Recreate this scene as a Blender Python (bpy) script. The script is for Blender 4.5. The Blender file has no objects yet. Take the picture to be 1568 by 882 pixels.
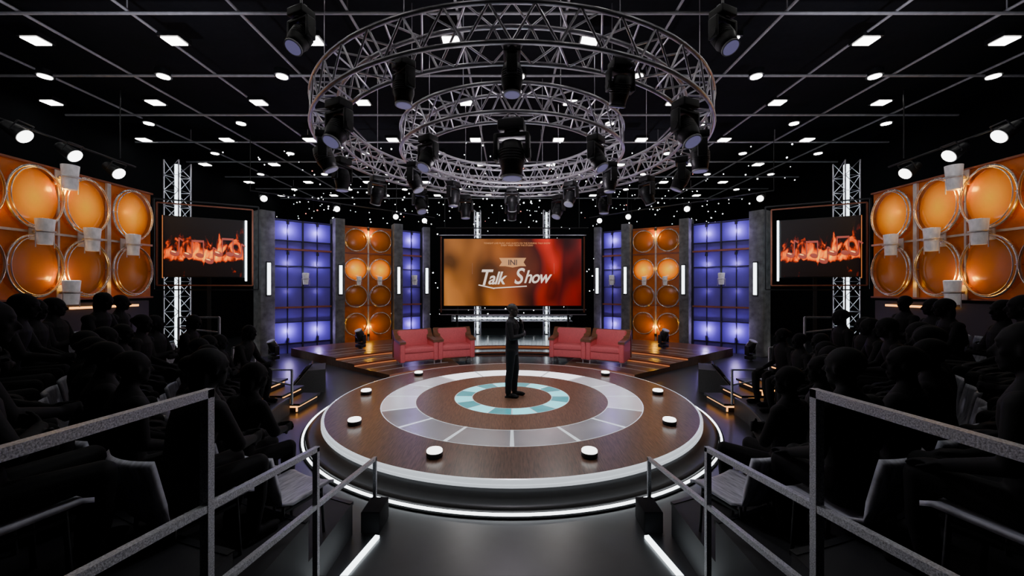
import bpy, bmesh, math, random
from mathutils import Vector, Matrix, Euler
random.seed(7)
S = bpy.context.scene
COL = S.collection
pi = math.pi
def rad(a): return a*pi/180
V = Vector
CAMY, CAMZ, F = -7.5, 2.32, 600.0

# ------------------------------------------------------------------ materials
def new_mat(name):
    m = bpy.data.materials.new(name); m.use_nodes = True
    nt = m.node_tree
    return m, nt, nt.nodes['Principled BSDF']
def mat(name, col, rough=0.5, metal=0.0, var=0.15, scale=8.0, stretch=(1,1,1), emi=None, es=0.0, bump=0.0, spec=None):
    m, nt, p = new_mat(name)
    p.inputs['Roughness'].default_value = rough
    p.inputs['Metallic'].default_value = metal
    if spec is not None: p.inputs['Specular IOR Level'].default_value = spec
    tc = nt.nodes.new('ShaderNodeTexCoord'); mp = nt.nodes.new('ShaderNodeMapping')
    mp.inputs['Scale'].default_value = stretch
    n = nt.nodes.new('ShaderNodeTexNoise'); n.inputs['Scale'].default_value = scale; n.inputs['Detail'].default_value = 4
    r = nt.nodes.new('ShaderNodeValToRGB')
    r.color_ramp.elements[0].position = 0.3; r.color_ramp.elements[1].position = 0.7
    r.color_ramp.elements[0].color = [max(0, c*(1-var)) for c in col]+[1]
    r.color_ramp.elements[1].color = [c*(1+var) for c in col]+[1]
    nt.links.new(tc.outputs['Object'], mp.inputs['Vector']); nt.links.new(mp.outputs[0], n.inputs['Vector'])
    nt.links.new(n.outputs['Fac'], r.inputs[0]); nt.links.new(r.outputs[0], p.inputs['Base Color'])
    if bump:
        b = nt.nodes.new('ShaderNodeBump'); b.inputs['Strength'].default_value = bump; b.inputs['Distance'].default_value = 0.01
        nt.links.new(n.outputs['Fac'], b.inputs['Height']); nt.links.new(b.outputs[0], p.inputs['Normal'])
    if emi:
        p.inputs['Emission Color'].default_value = list(emi)+[1]; p.inputs['Emission Strength'].default_value = es
    return m
def emis(name, col, s):
    m, nt, p = new_mat(name)
    p.inputs['Base Color'].default_value = (0.3, 0.3, 0.3, 1)
    p.inputs['Emission Color'].default_value = list(col)+[1]; p.inputs['Emission Strength'].default_value = s
    return m
def radial(name, stops, strength, radius):
    """translucent disc, lamp glow painted in as emission: colour and glow fall off with the distance from the disc's own centre"""
    m, nt, p = new_mat(name)
    tc = nt.nodes.new('ShaderNodeTexCoord'); ln = nt.nodes.new('ShaderNodeVectorMath'); ln.operation = 'LENGTH'
    dv = nt.nodes.new('ShaderNodeMath'); dv.operation = 'DIVIDE'; dv.inputs[1].default_value = radius
    r = nt.nodes.new('ShaderNodeValToRGB')
    els = r.color_ramp.elements
    els[0].position = stops[0][0]; els[0].color = list(stops[0][1])+[1]
    els[1].position = stops[-1][0]; els[1].color = list(stops[-1][1])+[1]
    for q, c in stops[1:-1]:
        e = els.new(q); e.color = list(c)+[1]
    nt.links.new(tc.outputs['Object'], ln.inputs[0]); nt.links.new(ln.outputs['Value'], dv.inputs[0])
    nt.links.new(dv.outputs[0], r.inputs[0]); nt.links.new(r.outputs[0], p.inputs['Emission Color'])
    p.inputs['Base Color'].default_value = (0.34, 0.10, 0.0, 1)
    p.inputs['Emission Strength'].default_value = strength; p.inputs['Roughness'].default_value = 0.22
    return m

M_black = mat('black_paint', (0.007, 0.0075, 0.009), 0.45)
M_matte = mat('black_matte', (0.006, 0.006, 0.007), 0.85, spec=.15)
M_wall = mat('black_drape', (0.003, 0.0035, 0.0045), 0.9, spec=.1)
M_ceil = mat('black_ceiling', (0.010, 0.011, 0.013), 0.9, spec=.1)
M_floor = mat('dark_vinyl_floor', (0.022, 0.023, 0.026), 0.32, var=0.25, scale=3)
M_plat = mat('bleacher_laminate', (0.007, 0.007, 0.009), 0.6)
M_body = mat('audience_dark', (0.0022, 0.0022, 0.0025), 0.75, var=0.3, scale=30, spec=.18)
M_suit = mat('suit_cloth', (0.004, 0.0045, 0.007), 0.7, var=0.3, scale=60, spec=.25)
M_skin = mat('skin_dark', (0.018, 0.011, 0.009), 0.5)
M_hair = mat('hair', (0.005, 0.004, 0.004), 0.6)
M_pipe = mat('grid_pipe', (0.42, 0.42, 0.44), 0.5, 0.1)
M_alu = mat('truss_aluminium', (0.60, 0.57, 0.63), 0.30, 0.75)
M_rail = mat('rail_speckled_steel', (0.40, 0.41, 0.44), 0.42, 0.35, var=0.6, scale=160, bump=0.2)
M_conc = mat('grey_column', (0.13, 0.135, 0.14), 0.7, var=0.45, scale=5, bump=0.2)
M_wood = mat('stage_walnut', (0.17, 0.088, 0.058), 0.32, var=0.45, scale=5, stretch=(14, 1.2, 1))
M_deck = mat('deck_wood', (0.12, 0.06, 0.037), 0.32, var=0.35, scale=4, stretch=(2, 14, 1))
M_deckd = mat('deck_gloss_black', (0.010, 0.020, 0.025), 0.14)
M_base = mat('stage_base_black', (0.020, 0.018, 0.018), 0.4)
M_white = emis('led_white', (0.85, 0.95, 1.0), 6)
M_ringled = emis('ring_led', (0.9, 0.96, 1.0), 5.5)
M_truwh = emis('tower_led', (0.8, 0.93, 1.0), 4.5)
M_down = emis('downlight_panel', (1.0, 0.98, 0.95), 13)
M_spotw = emis('spot_lens', (1, 0.99, 0.97), 8)
M_puckw = emis('puck_lens', (1, 0.99, 0.97), 4)
M_warm = emis('led_warm', (1.0, 0.38, 0.07), 3.2)
M_amberline = emis('led_amber_strip', (1.0, 0.25, 0.03), 0.6)
M_star = emis('bulb_white', (0.95, 0.97, 1.0), 7)
M_starr = emis('bulb_red', (1.0, 0.25, 0.18), 2)
M_lensb = emis('lens_violet', (0.25, 0.22, 0.5), 0.35)
M_cyan = mat('cyan_glass', (0.08, 0.35, 0.40), 0.2, emi=(0.08, 0.6, 0.7), es=0.40, var=0.3, scale=2)
M_cyanb = mat('cyan_glass_bright', (0.15, 0.5, 0.55), 0.2, emi=(0.2, 0.88, 1.0), es=1.3)
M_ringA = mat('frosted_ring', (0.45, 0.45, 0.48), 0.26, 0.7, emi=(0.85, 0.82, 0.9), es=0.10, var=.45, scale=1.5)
M_ringB = mat('frosted_ring_painted_sheen', (0.55, 0.55, 0.58), 0.25, 0.6, emi=(0.9, 0.88, 1.0), es=0.48, var=.3, scale=1.5)  # reflected sheen painted in as weak emission
M_ringC = mat('frosted_ring_painted_glare', (0.6, 0.6, 0.63), 0.25, 0.4, emi=(0.92, 0.93, 1.0), es=1.9, var=.3, scale=1.5)  # bright reflection on the back arc painted in as emission
M_rim = mat('stage_rim_silver', (0.5, 0.52, 0.55), 0.25, 0.7, emi=(0.85, 0.92, 1.0), es=0.8)  # bright reflections on the silver put in as emission
M_blue = mat('violet_panel', (0.12, 0.08, 0.45), 0.45, var=0.1, scale=2)
M_orange = mat('orange_panel', (0.40, 0.10, 0.0), 0.33, var=0.35, scale=3, emi=(1.0, 0.16, 0.0), es=0.04)
M_orbar = mat('copper_bar', (0.28, 0.09, 0.045), 0.4, 0.3)
M_ringw = mat('drum_hoop', (0.65, 0.60, 0.56), 0.22, 0.75)
M_trim = mat('silver_trim', (0.55, 0.51, 0.49), 0.35, 0.4)
M_marble = mat('sconce_marble', (0.6, 0.58, 0.58), 0.4, var=0.45, scale=7, stretch=(1, 1, .5), emi=(1, 0.93, 0.93), es=0.10)
M_red = mat('sofa_red', (0.62, 0.10, 0.115), 0.6, var=0.08, scale=30)
M_sofaw = mat('sofa_wood', (0.14, 0.048, 0.018), 0.35, var=0.3, scale=5, stretch=(1, 8, 1))
M_chair = mat('chair_grey_shell', (0.36, 0.36, 0.42), 0.5, var=0.45, scale=9, stretch=(1, 5, 1))
M_spk = mat('speaker_grille', (0.045, 0.046, 0.048), 0.7, var=0.4, scale=120)

M_discH = radial('amber_disc_hot', [(0, (1, 0.60, 0.02)), (0.3, (1, 0.40, 0.0)), (0.75, (0.75, 0.16, 0.0)), (1, (0.3, 0.04, 0.0))], 1.15, 0.5)
M_discS = radial('amber_disc_side', [(0, (1, 0.46, 0.0)), (0.35, (0.95, 0.32, 0.0)), (0.75, (0.55, 0.12, 0.0)), (1, (0.16, 0.022, 0.0))], 0.78, 0.5)
M_discD = radial('amber_disc_dim', [(0, (0.40, 0.09, 0.0)), (0.6, (0.20, 0.036, 0.0)), (1, (0.05, 0.007, 0.0))], 0.28, 0.5)

# ------------------------------------------------------------------ builder
class B:
    def __init__(s, name):
        s.name = name; s.bm = bmesh.new(); s.mats = []; s.M = Matrix.Identity(4)
    def mi(s, m):
        if m not in s.mats: s.mats.append(m)
        return s.mats.index(m)
    def add(s, vs, fs, m, smooth=False):
        i = s.mi(m); bv = [s.bm.verts.new(s.M @ V(v)) for v in vs]
        for f in fs:
            try:
                fc = s.bm.faces.new([bv[k] for k in f]); fc.material_index = i; fc.smooth = smooth
            except ValueError: pass
        return bv
    def box(s, c, d, m, rz=0, R=None, bev=0):
        c = V(c); h = V(d)/2
        R3 = R if R is not None else Matrix.Rotation(rz, 3, 'Z')
        if bev <= 0:
            vs = [c + R3 @ V((x*h.x, y*h.y, z*h.z)) for x in (-1, 1) for y in (-1, 1) for z in (-1, 1)]
            s.add(vs, [(0, 1, 3, 2), (4, 6, 7, 5), (0, 4, 5, 1), (2, 3, 7, 6), (0, 2, 6, 4), (1, 5, 7, 3)], m)
        else:
            t = bmesh.new(); bmesh.ops.create_cube(t, size=1)
            for v in t.verts: v.co = V((v.co.x*d[0], v.co.y*d[1], v.co.z*d[2]))
            bmesh.ops.bevel(t, geom=t.edges[:], offset=bev, segments=3, affect='EDGES', profile=0.5)
            t.verts.index_update()
            s.add([c + R3 @ v.co for v in t.verts], [[v.index for v in f.verts] for f in t.faces], m, True)
            t.free()
    def tube(s, p0, p1, r, m, seg=8, r2=None, caps=True):
        p0, p1 = V(p0), V(p1); d = (p1-p0)
        if d.length < 1e-6: return
        q = d.normalized().to_track_quat('Z', 'Y').to_matrix(); r2 = r if r2 is None else r2
        vs = []
        for k in range(seg):
            a = 2*pi*k/seg; e = q @ V((math.cos(a), math.sin(a), 0))
            vs += [p0+e*r, p1+e*r2]
        fs = [(2*k, 2*((k+1) % seg), 2*((k+1) % seg)+1, 2*k+1) for k in range(seg)]
        s.add(vs, fs, m, True)
        if caps:
            s.add([vs[2*k] for k in range(seg)], [tuple(range(seg))], m)
            s.add([vs[2*k+1] for k in range(seg)], [tuple(range(seg))], m)
    def beam(s, p0, p1, w, m, h=None):
        p0, p1 = V(p0), V(p1); d = p1-p0
        q = d.normalized().to_track_quat('Z', 'Y').to_matrix()
        s.box((p0+p1)/2, (w, h or w, d.length), m, R=q)
    def ell(s, c, r, m, R=None, seg=14, rings=9):
        if not hasattr(r, '__len__'): r = (r, r, r)
        c = V(c); R = R or Matrix.Identity(3); vs = [c + R @ V((0, 0, r[2]))]
        for i in range(1, rings):
            t = pi*i/rings
            for k in range(seg):
                a = 2*pi*k/seg
                vs.append(c + R @ V((r[0]*math.sin(t)*math.cos(a), r[1]*math.sin(t)*math.sin(a), r[2]*math.cos(t))))
        vs.append(c + R @ V((0, 0, -r[2]))); n = len(vs)-1
        fs = [(0, 1+k, 1+(k+1) % seg) for k in range(seg)]
        for i in range(rings-2):
            for k in range(seg):
                a = 1+i*seg+k; b = 1+i*seg+(k+1) % seg
                fs.append((a, a+seg, b+seg, b))
        fs += [(n, 1+(rings-2)*seg+(k+1) % seg, 1+(rings-2)*seg+k) for k in range(seg)]
        s.add(vs, fs, m, True)
    def cap(s, p0, p1, r0, r1, m):
        s.tube(p0, p1, r0, m, 12, r1, caps=True); s.ell(p0, r0, m, seg=12, rings=8); s.ell(p1, r1, m, seg=12, rings=8)
    def chain(s, pts, rs, m):
        for i in range(len(pts)-1): s.cap(pts[i], pts[i+1], rs[i], rs[i+1], m)
    def loft(s, secs, m, seg=20):
        vs = []
        for (cx, cy, cz, rx, ry) in secs:
            for k in range(seg):
                a = 2*pi*k/seg; vs.append((cx+rx*math.cos(a), cy+ry*math.sin(a), cz))
        fs = []
        for i in range(len(secs)-1):
            for k in range(seg):
                a = i*seg+k; b = i*seg+(k+1) % seg; fs.append((a, b, b+seg, a+seg))
        fs.append(tuple(range(seg))[::-1]); fs.append(tuple(range((len(secs)-1)*seg, len(secs)*seg)))
        s.add(vs, fs, m, True)
    def lathe(s, prof, m, n=96, a0=0, a1=2*pi, smooth=True, c=(0, 0, 0)):
        """closed profile list of (r,z) revolved about Z"""
        full = abs(a1-a0-2*pi) < 1e-6; cnt = n if full else n+1; P = len(prof); vs = []
        for i in range(cnt):
            a = a0+(a1-a0)*i/n
            for r, z in prof: vs.append((c[0]+r*math.cos(a), c[1]+r*math.sin(a), c[2]+z))
        fs = []
        for i in range(n):
            j = (i+1) % cnt
            for k in range(P):
                l = (k+1) % P
                fs.append((i*P+k, j*P+k, j*P+l, i*P+l))
        s.add(vs, fs, m, smooth)
        if not full:
            s.add(vs[:P], [tuple(range(P))], m); s.add(vs[-P:], [tuple(range(P))], m)
    def hoop(s, R, r, z, m, n=96, seg=8, c=(0, 0, 0)):
        s.lathe([(R+r*math.cos(2*pi*k/seg), z+r*math.sin(2*pi*k/seg)) for k in range(seg)], m, n, c=c)
    def sector(s, r0, r1, z0, z1, a0, a1, m, n=32, a1o=None, a0o=None):
        a1o = a1 if a1o is None else a1o; a0o = a0 if a0o is None else a0o; vs = []
        for i in range(n+1):
            t = i/n; a = a0+(a1-a0)*t; ao = a0o+(a1o-a0o)*t
            vs += [(r0*math.cos(a), r0*math.sin(a), z0), (r1*math.cos(ao), r1*math.sin(ao), z0),
                   (r1*math.cos(ao), r1*math.sin(ao), z1), (r0*math.cos(a), r0*math.sin(a), z1)]
        fs = []
        for i in range(n):
            for k in range(4):
                l = (k+1) % 4; fs.append((i*4+k, i*4+4+k, i*4+4+l, i*4+l))
        fs += [(0, 1, 2, 3), (n*4+3, n*4+2, n*4+1, n*4)]
        s.add(vs, fs, m)
    def mesh(s):
        bmesh.ops.recalc_face_normals(s.bm, faces=s.bm.faces[:])
        me = bpy.data.meshes.new(s.name); s.bm.to_mesh(me); s.bm.free()
        for m in s.mats: me.materials.append(m)
        return me
    def build(s, loc=None, rz=0, parent=None, center=True):
        me = s.mesh(); o = bpy.data.objects.new(s.name, me); COL.objects.link(o)
        if loc is not None:
            o.location = loc; o.rotation_euler = (0, 0, rz)
        elif center:
            xs = [v.co for v in me.vertices]
            c = V(((min(v.x for v in xs)+max(v.x for v in xs))/2, (min(v.y for v in xs)+max(v.y for v in xs))/2, min(v.z for v in xs)))
            me.transform(Matrix.Translation(-c)); o.location = c
        if parent: o.parent = parent
        return o
def inst(name, me, loc, rot=(0, 0, 0), sc=1, parent=None):
    o = bpy.data.objects.new(name, me); COL.objects.link(o); o.location = loc; o.rotation_euler = rot
    o.scale = (sc, sc, sc) if not hasattr(sc, '__len__') else sc
    if parent: o.parent = parent
    return o
def empty(name, loc=(0, 0, 0), rz=0):
    o = bpy.data.objects.new(name, None); COL.objects.link(o); o.location = loc; o.rotation_euler = (0, 0, rz); o.empty_display_size = 0.2
    return o
def light(name, kind, loc, power, col=(1, 1, 1), parent=None, size=0.05, target=None, cone=60, blend=0.5):
    l = bpy.data.lights.new(name, kind); l.energy = power; l.color = col; l.shadow_soft_size = size
    o = bpy.data.objects.new(name, l); COL.objects.link(o); o.location = loc
    if kind == 'SPOT':
        l.spot_size = rad(cone); l.spot_blend = blend
        o.rotation_euler = (V(target)-V(loc)).to_track_quat('-Z', 'Y').to_euler()
    if parent: o.parent = parent
    return o

# ------------------------------------------------------------------ room
RX, RY0, RY1, RZ = 13.0, -10.0, 15.0, 7.75
b = B('floor'); b.box((0, (RY0+RY1)/2, -0.05), (2*RX, RY1-RY0, 0.1), M_floor); b.build()
b = B('ceiling'); b.box((0, (RY0+RY1)/2, RZ+0.05), (2*RX, RY1-RY0, 0.1), M_ceil); b.build()
for nm, c, d in (('wall_back', (0, RY1+0.05, RZ/2), (2*RX, 0.1, RZ)), ('wall_front', (0, RY0-0.05, RZ/2), (2*RX, 0.1, RZ)),
                 ('wall_left', (-RX-0.05, (RY0+RY1)/2, RZ/2), (0.1, RY1-RY0, RZ)), ('wall_right', (RX+0.05, (RY0+RY1)/2, RZ/2), (0.1, RY1-RY0, RZ))):
    b = B(nm); b.box(c, d, M_wall); b.build()

# ceiling pipe grid
GZ = CAMZ+5.0
b = B('ceiling_pipe_grid')
ys = [CAMY+600*5*v for v in [0.002375+0.0007*k for k in range(-3, 10)]]
for yy in ys:
    if RY0 < yy < RY1: b.tube((-RX+.1, yy, GZ), (RX-.1, yy, GZ), 0.030, M_pipe, 6)
for k in range(-6, 7):
    x = 1.0+2.0*k
    if abs(x) < RX-.2: b.tube((x, RY0+.1, GZ+0.05), (x, RY1-.1, GZ+0.05), 0.028, M_pipe, 6)
for yy in ys[::3]:
    for k in range(-6, 6, 2):
        x = 1.0+2.0*k
        if abs(x) < RX-.2 and RY0 < yy < RY1: b.tube((x, yy, GZ), (x, yy, RZ), 0.012, M_pipe, 5)
b.build()
# ceiling downlights
b = B('ceiling_downlights')
for k in range(-4, 14):
    d = 600*5/381+1.315*k; yy = CAMY+d
    if not (RY0+.5 < yy < RY1-.4): continue
    for j in range(-5, 6):
        if k % 2 == 0:
            x = (j+0.56)*2.78
            if abs(x) > RX-.4: continue
            b.box((x, yy, GZ+0.02), (0.42, 0.34, 0.1), M_black); b.box((x, yy, GZ-0.04), (0.33, 0.26, 0.02), M_down)
        else:
            x = (j+0.06)*2.78
            if abs(x) > RX-.4: continue
            b.tube((x, yy, GZ+0.1), (x, yy, GZ-0.04), 0.17, M_black, 16); b.tube((x, yy, GZ-0.04), (x, yy, GZ-0.055), 0.125, M_down, 16)
b.build()

# ------------------------------------------------------------------ round stage
ZS = 0.25
b = B('circular_stage')
b.lathe([(0.0, 0), (3.50, 0), (3.50, 0.05), (3.44, 0.06), (3.30, 0.065), (3.28, 0.12), (0.0, 0.12)], M_base, 128)
b.lathe([(0.01, 0.12), (3.2, 0.12), (3.22, 0.15), (3.25, 0.155), (3.29, 0.165), (3.29, 0.235), (3.27, 0.248), (3.2, 0.248), (0.01, 0.247)], M_rim, 128)
b.lathe([(2.39, 0.24), (3.245, 0.24), (3.245, ZS), (2.39, ZS)], M_wood, 128, smooth=False)
b.lathe([(1.09, 0.24), (1.785, 0.24), (1.785, ZS), (1.09, ZS)], M_wood, 96, smooth=False)
b.lathe([(0.0, 0.24), (0.75, 0.24), (0.75, ZS), (0.0, ZS)], M_wood, 64, smooth=False)
b.hoop(3.54, 0.015, 0.028, M_ringled, 128)
b.lathe([(3.50, 0), (3.58, 0), (3.58, 0.013), (3.50, 0.013)], M_matte, 128)
n = 16
for i in range(n):
    a0 = 2*pi*i/n+0.012; a1 = 2*pi*(i+1)/n-0.012; am = (a0+a1)/2
    lit = i % 2 == 0
    mm = M_ringC if 0.22*pi < am < 0.78*pi else (M_ringB if (-0.05*pi < am < 1.1*pi or am > 1.9*pi) else M_ringA)  # emission chosen by angle paints the reflection strongest at the back
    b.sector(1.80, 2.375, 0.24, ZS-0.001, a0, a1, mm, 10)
    b.sector(1.785, 2.39, 0.24, ZS+0.001, a1, a1+0.024, M_rim, 1)
    b.sector(0.765, 1.075, 0.24, ZS-0.001, a0, a1, M_cyanb if lit else M_cyan, 6)
b.build()
b = B('stage_puck_light')
b.lathe([(0.0, 0), (0.105, 0), (0.115, 0.015), (0.115, 0.05), (0.09, 0.06), (0, 0.06)], M_black, 24)
b.lathe([(0.0, 0.058), (0.110, 0.058), (0.110, 0.075), (0.10, 0.085), (0, 0.085)], M_puckw, 24)
me_puck = b.mesh()
for a in (250.5, 289.5, 213, 327, 177, 3, 141, 39):
    inst('stage_puck_light', me_puck, (2.85*math.cos(rad(a)), 2.85*math.sin(rad(a)), ZS), sc=(.88, .88, 1.1))
for s in (-1, 1):
    for (x, yy) in ((9.0, 5.6), (8.8, 6.3)):
        inst('floor_uplight', me_puck, (s*x, yy, 0), sc=1.2)

# ------------------------------------------------------------------ back decks
b = B('rear_stage_deck')
A0, A1 = rad(38), rad(142); C0, C1 = rad(68), rad(112)
lv = [(3.95, 5.6, 0.12), (5.6, 6.6, 0.19), (6.6, 9.6, 0.26)]
for r0, r1, z in lv:
    for (a0, a1, m) in ((A0, C0, M_deck), (C0, C1, M_deckd), (C1, A1, M_deck)):
        b.sector(r0, r1, 0, z, a0, a1, m, 24)
    b.sector(r0-0.015, r0, z-0.05, z+0.004, A0, A1, M_orbar, 60)
for (a0, a1) in ((A0, C0-.05), (C1+.05, A1)):
    for r, z in ((4.5, .12), (5.0, .12), (5.9, .19), (6.25, .19), (7.0, .26), (7.5, .26), (8.1, .26)):
        b.sector(r, r+0.035, z, z+0.006, a0, a1, M_trim, 30)
    for r, z in ((5.57, .125), (6.57, .195)):
        b.sector(r, r+0.02, z, z+0.02, a0, a1, M_amberline, 30)
b.sector(6.57, 6.59, .20, .215, C0, C1, M_amberline, 20)
b.build()

# ------------------------------------------------------------------ set wall
P = [(-8.47, 5.9), (-6.68, 7.5), (-4.77, 8.75), (-3.76, 9.6)]
def mirror(p): return (-p[0], p[1])
def zdeck(x, y):
    r = math.hypot(x, y); a = math.atan2(y, x)
    if not (A0 < a < A1): return 0
    z = 0
    for r0, r1, zz in lv:
        if r0 <= r < r1: z = zz
    return z
b = B('wall_sconce')   # standing off a panel, front is -Y ; origin on panel
b.tube((0, -0.24, -0.24), (0, -0.24, 0.24), 0.10, M_marble, 24, 0.135)
b.tube((0, -0.24, 0.24), (0, -0.24, 0.242), 0.12, M_white, 20)
b.lathe([(0.14, -.02), (0.15, -.02), (0.15, .02), (0.14, .02)], M_trim, 24, c=(0, -0.24, 0.0))
b.box((0, -0.06, 0.0), (0.05, 0.12, 0.05), M_trim); b.box((0, 0, 0), (0.12, 0.03, 0.3), M_trim, bev=0.008)
b.tube((-.15, -.24, .02), (-.15, -.24, -.3), .008, M_trim, 6); b.tube((.15, -.24, .02), (.15, -.24, -.3), .008, M_trim, 6)
me_sconce = b.mesh()
def disc_mesh(nm, m):
    b = B(nm)  # facing -Y, radius .5
    b.M = Matrix.Rotation(pi/2, 4, 'X')
    N = 40; rr = [0.001, .12, .25, .38, .47, .5]; zz = [0.05, .048, .042, .03, .015, 0]
    vs = []; fs = []
    for r, z in zip(rr, zz):
        for k in range(N): vs.append((r*math.cos(2*pi*k/N), r*math.sin(2*pi*k/N), z))
    for i in range(5):
        for k in range(N): fs.append((i*N+k, i*N+(k+1) % N, (i+1)*N+(k+1) % N, (i+1)*N+k))
    fs.append(tuple(range(N)))
    b.add(vs, fs, m, True); return b.mesh()
me_dH, me_dS, me_dD = disc_mesh('amber_disc_hot', M_discH), disc_mesh('amber_disc_side', M_discS), disc_mesh('amber_disc_dim', M_discD)
b = B('drum_hoop'); b.M = Matrix.Rotation(pi/2, 4, 'X'); b.hoop(0.53, 0.022, 0.06, M_ringw, 48)
b.hoop(0.50, 0.010, 0.11, M_ringw, 48)
for k in range(8):
    a = 2*pi*k/8; b.tube((.53*math.cos(a), .53*math.sin(a), 0), (.53*math.cos(a), .53*math.sin(a), .1), .01, M_ringw, 6)
me_hoop = b.mesh()

def seg_frame(Pa, Pb):
    a, c = V(Pa), V(Pb); mid = (a+c)/2; d = c-a
    return (mid.x, mid.y), math.atan2(d.y, d.x), d.length
VIO = (0.58, 0.44, 1.0); AMBL = (1, 0.46, 0.0)
def blue_panel(Pa, Pb, cols):
    (mx, my), rz, L = seg_frame(Pa, Pb); L -= 0.45
    e = empty('blue_backlit_panel', (mx, my, 0), rz)
    b = B('panel'); z0, z1 = 0, 4.75
    b.box((0, 0.1, (z0+z1)/2), (L, 0.08, z1-z0), M_blue)
    for z in (0.35, 1.1, 2.35, 3.1, 4.0, 4.7): b.box((0, 0.03, z), (L, 0.06, 0.03), M_black)
    for z in (3.69, 1.63): b.box((0, 0.0, z), (L, 0.12, 0.06), M_orbar)
    nv = cols*2
    for k in range(nv+1): b.box((-L/2+L*k/nv, 0.03, z1/2), (0.025 if k % 2 else 0.05, 0.07, z1), M_black)
    for k in range(cols):
        x = -L/2+L*(k+.5)/cols
        for z in (4.62, 3.55, 0.5): b.tube((x, -.02, z-.05), (x, -.02, z+.05), .045, M_black, 12)
    b.build((0, 0, 0), 0, e)
    for k in range(cols):
        x = -L/2+L*(k+.5)/cols
        for z, pw in ((4.36, 17), (3.2, 7), (2.2, 1.5), (0.78, 17)):
            light('panel_lamp', 'POINT', (x, -.14, z), pw, VIO, e, 0.04)
    inst('sconce_shade', me_sconce, (0.05, 0.05, 2.65), parent=e, sc=0.85)
def orange_panel(Pa, Pb):
    (mx, my), rz, L = seg_frame(Pa, Pb); L -= 0.45
    e = empty('amber_drum_panel', (mx, my, 0), rz)
    b = B('panel'); b.box((0, 0.1, 4.75/2), (L, 0.08, 4.75), M_orange)
    b.box((0, 0.04, 2.4), (0.06, 0.06, 4.7), M_trim)
    for z in (0.12, 1.63, 3.69, 4.7): b.box((0, 0.04, z), (L, 0.06, 0.06), M_orbar)
    b.build((0, 0, 0), 0, e)
    dx = L/4+0.01; sc = L/2/1.14
    for z, m in ((4.2, me_dD), (3.05, me_dH), (2.0, me_dD), (0.9, me_dD)):
        for sx in (-1, 1):
            inst('drum_skin', m, (sx*dx, 0.05, z), parent=e, sc=(sc, 1, sc*1.03)); inst('drum_rim', me_hoop, (sx*dx, 0.05, z), parent=e, sc=(sc, 1, sc*1.03))
    for sx in (-1, 1): inst('sconce_shade', me_sconce, (sx*dx*0.85, -0.02, 2.6), parent=e, sc=0.7)
    for z, pw in ((4.45, 13), (0.75, 13), (3.1, 1)):
        light('panel_lamp', 'POINT', (0, -0.14, z), pw, AMBL, e, 0.05)
    b = B('lamp_can'); b.tube((0, -.02, 4.6), (0, -.02, 4.7), .05, M_black, 12); b.tube((0, -.02, .4), (0, -.02, .5), .05, M_black, 12); b.build((0, 0, 0), 0, e)
def column(p, s, wid, dep):
    ang = math.atan2(-p[1]+0.5, -p[0])  # toward stage
    b = B('lit_column'); z0 = zdeck(*p)
    b.box((0, 0, (4.95+z0)/2), (dep, wid, 4.95-z0), M_conc, bev=0.015)
    b.box((dep/2+0.03, 0, 2.63), (0.05, 0.15, 1.18), M_black)
    b.box((dep/2+0.06, 0, 2.63), (0.04, 0.10, 1.08), M_white)
    b.build((p[0], p[1], 0), ang)
for s in (-1, 1):
    Q = P if s < 0 else [mirror(p) for p in P]
    prs = [(Q[0], Q[1]), (Q[1], Q[2]), (Q[2], Q[3])]
    if s > 0: prs = [(q, p) for p, q in prs]
    blue_panel(*prs[0], 2); orange_panel(*prs[1]); blue_panel(*prs[2], 1)
    column(Q[0], s, 0.46, 0.5); column(Q[1], s, 0.36, 0.55); column(Q[2], s, 0.36, 0.5); column(Q[3], s, 0.3, 0.4)

# spotlights
b = B('can_spotlight')  # beam toward +X
b.tube((-.28, 0, 0), (0.0, 0, 0), .10, M_black, 20, .14); b.ell((-.28, 0, 0), .10, M_black)
b.tube((0.0, 0, 0), (0.012, 0, 0), .125, M_spotw, 24)
b.tube((-.12, -.16, 0), (-.12, .16, 0), .012, M_black, 6)
for sy in (-1, 1): b.tube((-.12, sy*.16, 0), (-.12, sy*.16, .2), .012, M_black, 6)
b.tube((-.12, -.16, .2), (-.12, .16, .2), .012, M_black, 6)
me_can = b.mesh()
def canspot(x, y, z, sc=1.0, tgt=(0, -2, 0.5)):
    d = V(tgt)-V((x, y, z)); rz = math.atan2(d.y, d.x); ry = -math.atan2(d.z, math.hypot(d.x, d.y))
    inst('can_spotlight', me_can, (x, y, z), (0, ry, rz), sc)
for s in (-1, 1):
    for px, py, d in ((404, 304, 12.9), (516, 320, 14.5), (606, 332, 15.8), (650, 338, 16.6)):
        canspot(s*(784-px)/F*d, CAMY+d, CAMZ+(441-py)/F*d, 0.8)
    for px, py, d in ((38, 209, 7.7), (115, 239, 8.6), (182, 266, 9.6)):
        canspot(s*(784-px)/F*d, CAMY+d, CAMZ+(441-py)/F*d, 1.1, tgt=(s*1.5, 2.5, -.5))
    b = B('lighting_bar'); b.tube((s*9.9, -1.5, 5.65), (s*9.9, 2.8, 5.5), .025, M_black, 8)
    for yy in (-1.2, 2.4): b.tube((s*9.9, yy, 5.6), (s*9.9, yy, GZ), .012, M_black, 8)
    b.build()
    b = B('lighting_bar')
    pts = [(s*(784-px)/F*d, CAMY+d+.1, CAMZ+(441-py)/F*d+.2) for px, py, d in ((380, 300, 12.7), (516, 319, 14.5), (606, 331, 15.8), (665, 340, 16.8))]
    for i in range(3): b.tube(pts[i], pts[i+1], .022, M_black, 8)
    for p in (pts[0], pts[2]): b.tube(p, (p[0], p[1], GZ), .012, M_black, 6)
    b.build()

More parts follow.
